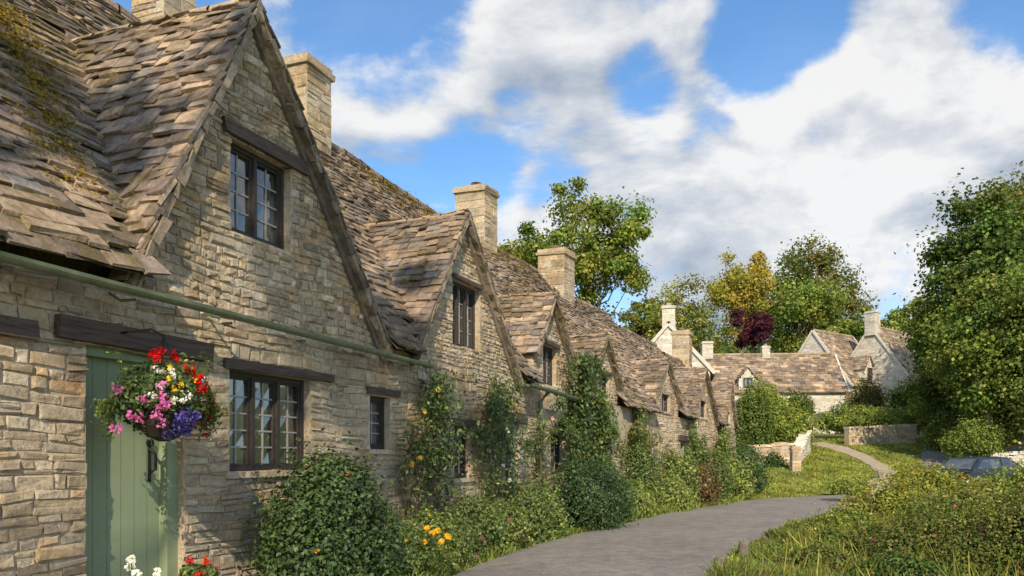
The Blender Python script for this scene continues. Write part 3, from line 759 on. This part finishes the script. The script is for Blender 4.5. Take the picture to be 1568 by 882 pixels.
def wbush(px,yc,d,wpx,hpx,pal,n,size,fl=None,name='shrub'):
    s=d/1220; x=(px-784)*s; z=1.2+(700-yc)*s; rx=wpx/2*s; rz=hpx/2*s
    bl=[((x,d,z),(rx*.6,rx*.6,rz)),((x-rx*.55,d+.1,z-rz*.3),(rx*.45,rx*.45,rz*.7)),((x+rx*.5,d-.1,z-rz*.2),(rx*.5,rx*.5,rz*.85)),((x+rx*.1,d-rx*.4,z-rz*.4),(rx*.5,rx*.4,rz*.6))]
    return bush(name,bl,n,size,pal,fl,fuzz=.25,K=18)
for a in [(1150,640,38,70,110,G_MID,5000,.12),(1195,650,40,110,70,G_LIGHT,6000,.12),(1165,610,42,70,50,G_LIGHT,3500,.12),
          (1140,720,31,60,100,G_MID,5000,.09),(1180,712,34,50,40,G_DARK,2500,.09),(1215,620,46,60,45,G_MID,2500,.13),
          (1330,640,45,130,42,G_LIGHT,7000,.12),(1410,640,44.5,90,45,G_LIGHT,5000,.12),(1290,640,45.5,90,40,G_LIGHT+G_MID,5000,.12),
          (1325,608,48,60,60,G_OLIVE+[(.2,.1,.05)],3500,.13),(1400,605,47,90,60,G_MID+G_LIGHT,6000,.12),(1470,620,42,90,70,G_MID,6000,.12),
          (1530,640,37,110,80,G_LIGHT+G_MID,7000,.12),(1445,660,41,60,60,G_LIGHT+G_MID,3500,.12),(1490,670,34.8,90,60,G_LIGHT+G_MID,6000,.10)]:
    wbush(*a)
for a in [(1360,775,17,150,95,G_LIGHT+G_YEL,9000,.06,(3,WHT,.03)),(1290,805,13.5,110,50,G_LIGHT+G_MID,6000,.05),(1240,822,12.4,80,44,G_LIGHT+G_OLIVE,5500,.045,(3,YEL,.02)),
          (1420,745,21,120,70,G_LIGHT+G_YEL,6000,.07),(1500,775,15,200,80,G_OLIVE+G_LIGHT,10000,.055,(5,WHT,.03)),(1570,745,20,140,80,G_LIGHT,6000,.07),
          (1450,840,9.2,230,150,G_OLIVE+G_MID,24000,.036,(12,PINK,.018)),(1580,830,8.6,200,170,G_MID+G_OLIVE,20000,.036,(8,PINK,.018)),
          (1345,850,10.2,130,95,G_MID+G_OLIVE,12000,.042,(4,WHT,.02)),(1300,745,23,60,24,G_LIGHT,2500,.07),(1540,805,12,140,70,G_YEL+G_LIGHT,8000,.045,(5,WHT,.02)),(1440,800,12.5,130,60,G_LIGHT+G_MID,8000,.045),(1490,744,26,110,26,G_LIGHT+G_YEL,4500,.08),(1395,728,29,50,30,G_LIGHT+G_YEL,3000,.08),
          (1250,862,8.9,110,52,G_MID+G_OLIVE,7000,.038),(1190,848,10,60,34,G_MID+G_LIGHT,3500,.038),(1275,836,11,80,50,G_MID,5000,.042),(1370,880,8.2,140,70,G_DARK+G_MID,9000,.036)]:
    wbush(*a)
def r_mead(n):
    y=6.5+rng.random(n)*16; Rp=np.interp(y,[p[1] for p in RR],[p[0] for p in RR]); return Rp+.5+rng.random(n)*8,y
grass('meadow_herbs',11000,r_mead,.26,G_YEL+G_LIGHT+G_OLIVE,wid=.009,lean=.5)

# ---------------------------------------------------------------- background cottages
def house(name,loc,rz,L,Wd,ze,zr,pal,chims=(),dormers=(),mat=None,wins=()):
    par=empty(name,loc,rz); wb=B(); rb=B()
    mat=mat or M_stone; s=(zr-ze)/(Wd/2)
    kw=dict(ch=(.16,.26),wl=(.3,.7),pal=pal,proud=(.003,.012),mortar=tuple(pal[0]))
    stones(wb,fr((-L/2,-Wd/2,0),(1,0,0),(0,-1,0)),lambda z:[(0,L)],-1,ze,**kw)
    stones(wb,fr((L/2,Wd/2,0),(-1,0,0),(0,1,0)),lambda z:[(0,L)],-1,ze,**kw)
    gi=lambda z:[(0,Wd)] if z<ze else [((z-ze)/s,max((z-ze)/s+.05,Wd-(z-ze)/s))]
    stones(wb,fr((-L/2,Wd/2,0),(0,-1,0),(-1,0,0)),gi,-1,zr-.08,**kw)
    stones(wb,fr((L/2,-Wd/2,0),(0,1,0),(1,0,0)),gi,-1,zr-.08,**kw)
    for sg in (-1,1):
        v=nrm((0,-sg*Wd/2,zr-ze)); n=nrm((0,sg*(zr-ze),Wd/2)); o=np.array((-L/2-.08,sg*(Wd/2),ze))-v*.3; sl=math.hypot(Wd/2,zr-ze)+.3
        rb.quads(np.array([[o,o+np.array((L+.16,0,0)),o+np.array((L+.16,0,0))+v*sl,o+v*sl]]),SLATE_PAL[0])
        slates(rb,o,(1,0,0),v,n,lambda a,c:True,0,L+.16,sl,sp=.24,wr=(.25,.55),th=.03,pal=SLATE_PAL*1.2)
        for xx in (-L/2-.10,L/2+.04):
            wb.box((o*0+np.array((xx,o[1],o[2])),v,np.array((1.,0,0)),n),0,sl,-.02,.08,-.05,.10,pal[1]*.95,.01)
    rb.tube([(-L/2-.1,0,zr+.03),(L/2+.1,0,zr+.03)],[.12,.12],SLATE_PAL[4],6)
    for (cx,z1,cs) in chims: chimney(wb,cx,0,zr-.6,z1,cs,cs,pal*.9,True)
    for (dx,w,zb,zt) in dormers:
        h=zt-zb; y0=-Wd/2-.05; zee=zb+h*.5
        stones(wb,fr((dx-w/2,y0,0),(1,0,0),(0,-1,0)),lambda z:[(0,w)] if z<zee else [((z-zee)/(zt-zee)*w/2,w-(z-zee)/(zt-zee)*w/2)],zb,zt-.02,**kw)
        back=(zt-ze)/s+.1
        for sg in (-1,1):
            f=np.array((dx+sg*(w/2+.1),y0-.12,zee-.08)); vv=np.array((dx-f[0],0,zt+.03-f[2])); l=np.linalg.norm(vv); vv/=l
            n=np.cross(vv,(0,1,0)); n=n if n[2]>0 else -n
            slates(rb,f,(0,1,0),vv,n,lambda a,c:a<back,0,back,l,sp=.2,wr=(.25,.5),th=.03,pal=SLATE_PAL*1.2)
            wb.quads(np.array([[(dx+sg*w/2,y0,zb),(dx+sg*w/2,y0+1.5,zb),(dx+sg*w/2,y0+1.5,zee),(dx+sg*w/2,y0,zee)]],float),pal[0])
        window(par,fr((dx-w/2,y0-.05,0),(1,0,0),(0,-1,0)),w*.25,w*.75,zb+h*.12,zb+h*.55,lights=2,rows=3,cols=1,warp=False,rec=-.02,sill=False)
    for (wx,z0,w,h) in wins:
        window(par,fr((-L/2,-Wd/2-.06,0),(1,0,0),(0,-1,0)),wx,wx+w,z0,z0+h,lights=2,rows=3,cols=1,warp=False,rec=-.02,sill=False)
    wb.build('walls',mat,par); rb.build('roof',M_roof,par)
    return par
house('stone_cottage',(7.9,40,1.2),math.radians(78),5,3.8,4.1,6.25,PALE_PAL,[(-2.0,7.2,.6),(2.0,7.1,.6)],mat=M_render)
house('stone_cottage',(16.9,52.5,2.5),math.radians(-4),8.4,5,2.9,5.4,PALE_PAL,[(-4.0,6.3,.7),(-.2,6.0,.5)],[(-1.9,1.1,2.9,4.3)],mat=M_render,wins=[(1,1.2,.8,1),(5.5,1.2,.8,1)])
house('stone_cottage',(23.3,57.8,3.2),math.radians(38),5.2,5.6,3.0,6.9,PALE_PAL,[],[(-.3,1.2,3.2,5.0)],mat=M_render)
house('stone_cottage',(27.2,57.4,3.4),math.radians(38),5.2,5.6,3.0,6.9,PALE_PAL,[(-2.4,8.0,.75)],[(.3,1.2,3.2,5.0)],mat=M_render)
house('stone_cottage',(25.9,36.5,.9),math.radians(12),6,4.2,1.6,3.2,PALE_PAL,[],mat=M_render,wins=[(.6,.6,.7,.7)])

def drywall(name,P0,P1,h0,h1,th=.4,pal=STONE_PAL*1.1,mat=None):
    P0=np.array(P0,float);P1=np.array(P1,float); d=P1-P0; L=float(np.linalg.norm(d)); ang=math.atan2(d[1],d[0])
    par=empty(name,(P0[0],P0[1],0),ang); wb=B(); g0=float(gz(*P0)); g1=float(gz(*P1))
    top=lambda x:(g0+h0)+((g1+h1)-(g0+h0))*x/L
    zt=max(top(0),top(L)); zb=min(g0,g1)-.3
    def iv(z):
        if z<=min(top(0),top(L)): return [(0,L)]
        x=(z-top(0))/(top(L)-top(0)+1e-9)*L; return [(x,L)] if top(L)>top(0) else [(0,x)]
    for (o,u,n) in (((0,-th/2,0),(1,0,0),(0,-1,0)),((0,th/2,0),(1,0,0),(0,1,0))):
        stones(wb,fr(o,u,n),iv,zb,zt,ch=(.10,.18),wl=(.2,.5),pal=pal)
    x=0
    while x<L:
        w=random.uniform(.3,.55); x2=min(x+w,L); zz=(top(x)+top(x2))/2
        wb.box(fr((0,0,0),(1,0,0),(0,1,0)),x,x2-.01,-th/2-.05,th/2+.05,zz-.02,zz+.09+random.uniform(0,.04),pal[random.randrange(len(pal))]*1.05,.015); x=x2
    for x,s in ((0,-1),(L,1)): wb.quads(np.array([[(x,-th/2,zb),(x,th/2,zb),(x,th/2,top(x)),(x,-th/2,top(x))]],float),pal[0])
    wb.build('wall_stones',mat or M_stone,par); return par
drywall('dry_stone_wall',(17.9,42.6),(22.0,43.6),.9,1.0)
drywall('dry_stone_wall',(12.6,35.5),(14.6,39.5),.3,1.0,pal=PALE_PAL,mat=M_render)
drywall('dry_stone_wall',(10.2,34.0),(12.2,34.6),.8,.9)
drywall('dry_stone_wall',(20.6,34.5),(24.5,34.0),1.3,1.6,pal=PALE_PAL,mat=M_render)
for (x,y) in ((11.6,32.6),):
    par=empty('gate_pier',(x,y,float(gz(x,y)))); b=B(); chimney(b,0,0,-.2,1.0,.35,.35,STONE_PAL,False); b.build('pier_stones',M_stone,par)
for (x,y,h) in ((2.12,8.15,.17),(2.72,9.35,.2)):
    b=B(); b.tube([(0,0,-.1),(0,0,h*.5),(.01,0,h),(.01,0,h+.012),(.01,0,h+.013)],[.065,.06,.056,.045,0],(.10,.075,.05),10)
    o=b.build('wooden_post',M_bark); o.location=(x,y,float(gz(x,y)))

def car(loc,rz):
    par=empty('parked_car',loc,rz); b=B()
    prof=[(-2.0,.35),(-2.05,.6),(-1.95,.85),(-1.75,.92),(-1.2,1.38),(-.6,1.45),(.35,1.42),(1.0,.98),(1.8,.85),(2.05,.65),(2.05,.35)]
    n=len(prof)
    V=[];F=[]
    def wz(z): return 1 if z<.9 else 1-.22*(z-.9)/.55
    for yy in (-.84,.84):
        for (x,z) in prof: V.append((x,yy*wz(z),z))
    for i in range(n): F.append((i,(i+1)%n,n+(i+1)%n,n+i))
    for off in (0,n):
        for k in range(n//2): 
            a,b2,c,d=off+k,off+k+1,off+n-2-k,off+n-1-k
            if k+1<=n-2-k: F.append((a,b2,c,d))
    b.add(V,F,(.02,.03,.07)); body=b.build('body',simple('car_paint',(.04,.055,.085),.3,5,.05,metal=.5,bmp=0,spec=.6),par)
    bv=body.modifiers.new('bevel','BEVEL'); bv.width=.06; bv.segments=3
    g=B()
    for sg in (-1,1):
        yy=lambda z:sg*(.84*wz(z)+.012)
        g.quads(np.array([[(-1.5,yy(.97),.97),(-.2,yy(.97),.97),(-.2,yy(1.36),1.36),(-1.12,yy(1.32),1.32)],[(-.12,yy(.97),.97),(.85,yy(.97),.97),(.32,yy(1.35),1.35),(-.12,yy(1.36),1.36)]],float),(0,0,0))
    g.quads(np.array([[(-1.72,-.7,.965),(-1.72,.7,.965),(-1.26,.6,1.36),(-1.26,-.6,1.36)],[(.98,-.7,1.02),(.98,.7,1.02),(.42,.6,1.40),(.42,-.6,1.40)]],float),(0,0,0))
    g.build('windows',M_glass,par)
    w=B()
    for x in (-1.3,1.3):
        for sg in (-1,1):
            w.tube([(x,sg*.62,.32),(x,sg*.63,.32),(x,sg*.84,.32),(x,sg*.86,.32),(x,sg*.86,.32)],[0,.32,.32,.27,.0],(.02,.02,.02),20)
            w.tube([(x,sg*.85,.32),(x,sg*.872,.32),(x,sg*.875,.32)],[.19,.18,0],(.35,.35,.36),14)
    w.build('wheels',M_generic,par)
    l=B()
    for sg in (-1,1): l.box(fr((0,0,0),(1,0,0),(0,1,0)),-2.07,-1.98,sg*.65-.12,sg*.65+.12,.62,.78,(.25,.02,.02)); l.box(fr((0,0,0),(1,0,0),(0,1,0)),1.97,2.07,sg*.62-.14,sg*.62+.14,.6,.72,(.7,.7,.7))
    l.build('lights',M_generic,par)
car((19.2,32.2,float(gz(19.2,32.2))+.04),math.radians(20))

# ---------------------------------------------------------------- sky and sun
EL=math.radians(34); ts=Vector((.03,-.999,0)).normalized()*math.cos(EL)+Vector((0,0,math.sin(EL)))
sun=bpy.data.lights.new('sun','SUN'); sun.energy=5.0; sun.angle=math.radians(.5); sun.color=(1,.85,.64)
so=bpy.data.objects.new('sun',sun); scene.collection.objects.link(so); so.rotation_euler=ts.to_track_quat('Z','Y').to_euler(); so.location=(0,-20,30)
w=bpy.data.worlds.new('World'); scene.world=w; w.use_nodes=True; nt=w.node_tree; nt.nodes.clear()
out=N(nt,'ShaderNodeOutputWorld'); sky=N(nt,'ShaderNodeTexSky'); sky.sky_type='NISHITA'; sky.sun_disc=False
sky.sun_elevation=EL; sky.sun_rotation=math.radians(178.3); sky.air_density=1.0; sky.dust_density=.3; sky.ozone_density=2.5
bg1=N(nt,'ShaderNodeBackground'); bg1.inputs[1].default_value=.15
hs=N(nt,'ShaderNodeHueSaturation'); hs.inputs['Saturation'].default_value=1.22; hs.inputs['Value'].default_value=1.4; nt.links.new(sky.outputs[0],hs.inputs['Color']); nt.links.new(hs.outputs[0],bg1.inputs[0])
tc=N(nt,'ShaderNodeTexCoord').outputs['Generated']
def vm(op,a,b_=None,out_='Vector'):
    n=N(nt,'ShaderNodeVectorMath',operation=op)
    nt.links.new(a,n.inputs[0]) if hasattr(a,'links') else setattr(n.inputs[0],'default_value',a)
    if b_ is not None:
        nt.links.new(b_,n.inputs[1]) if hasattr(b_,'links') else setattr(n.inputs[1],'default_value',b_)
    return n.outputs[out_]
def mt(op,a,b_,clamp=False):
    n=N(nt,'ShaderNodeMath',operation=op,use_clamp=clamp)
    for i,v in enumerate((a,b_)):
        if hasattr(v,'links'): nt.links.new(v,n.inputs[i])
        else: n.inputs[i].default_value=v
    return n.outputs[0]
def blob(vec,r,v,rad,amp):
    c=Vector((r,1,v)).normalized(); dt=vm('DOT_PRODUCT',vec,tuple(c),'Value')
    mr=N(nt,'ShaderNodeMapRange',interpolation_type='SMOOTHSTEP'); nt.links.new(dt,mr.inputs[0]); mr.inputs[1].default_value=math.cos(math.radians(rad)); mr.inputs[2].default_value=1; mr.inputs[3].default_value=0; mr.inputs[4].default_value=amp
    return mr.outputs[0]
def clouds(vec):
    sp=N(nt,'ShaderNodeSeparateXYZ'); nt.links.new(vec,sp.inputs[0])
    den=mt('ADD',mt('MAXIMUM',sp.outputs[2],0),.8)
    cb=N(nt,'ShaderNodeCombineXYZ'); nt.links.new(mt('DIVIDE',sp.outputs[0],den),cb.inputs[0]); nt.links.new(mt('DIVIDE',sp.outputs[1],den),cb.inputs[1]); nt.links.new(mt('MULTIPLY',sp.outputs[2],1.3),cb.inputs[2])
    tot=noise(nt,4.6,9,.60,cb.outputs[0],.2)
    for a in ((.42,.31,15,.16),(.30,.42,12,.05),(.10,.35,9,.05),(-.05,.42,12,.07),(.10,.55,9,.13),(.55,.44,9,.09),(-.16,.56,7,-.26),(.33,.535,5,-.20),(-.18,.28,5,-.08),(.02,.455,3,-.12),(.42,.405,4,-.18),(.16,.47,3,-.16),(-.05,.37,4,-.14),(.06,.33,3,-.08),(.25,.40,2.5,-.10),(.62,.55,4,-.12),(.53,.2,7,-.05)):
        tot=mt('ADD',tot,blob(vec,*a))
    return tot
vecn=vm('NORMALIZE',tc); n0=clouds(vecn); n1=clouds(vm('NORMALIZE',vm('ADD',vecn,(-.01,0,.04))))
mask=N(nt,'ShaderNodeMapRange',interpolation_type='SMOOTHSTEP'); nt.links.new(n0,mask.inputs[0]); mask.inputs[1].default_value=.44; mask.inputs[2].default_value=.60; mask.inputs[3].default_value=.08; mask.inputs[4].default_value=.95
shade=mt('ADD',mt('MULTIPLY',mt('SUBTRACT',n0,n1),2.6),.50,False)
shade=mt('ADD',shade,blob(vecn,.42,.30,9,.45)); shade=mt('ADD',shade,blob(vecn,.32,.19,8,-.30),True)
cc=ramp(nt,shade,[(.0,(.36,.42,.51)),(.42,(.61,.65,.71)),(.85,(.97,.96,.94))])
bg2=N(nt,'ShaderNodeBackground'); nt.links.new(cc,bg2.inputs[0]); bg2.inputs[1].default_value=.97
ms=N(nt,'ShaderNodeMixShader'); nt.links.new(mask.outputs[0],ms.inputs[0]); nt.links.new(bg1.outputs[0],ms.inputs[1]); nt.links.new(bg2.outputs[0],ms.inputs[2]); nt.links.new(ms.outputs[0],out.inputs[0])

cam=bpy.data.cameras.new('camera'); co=bpy.data.objects.new('camera',cam); scene.collection.objects.link(co)
co.location=(0,0,1.2); co.rotation_euler=(math.radians(90),0,0); cam.lens=28.0; cam.sensor_width=36; cam.shift_y=.165; cam.clip_start=.05; cam.clip_end=3000
scene.camera=co
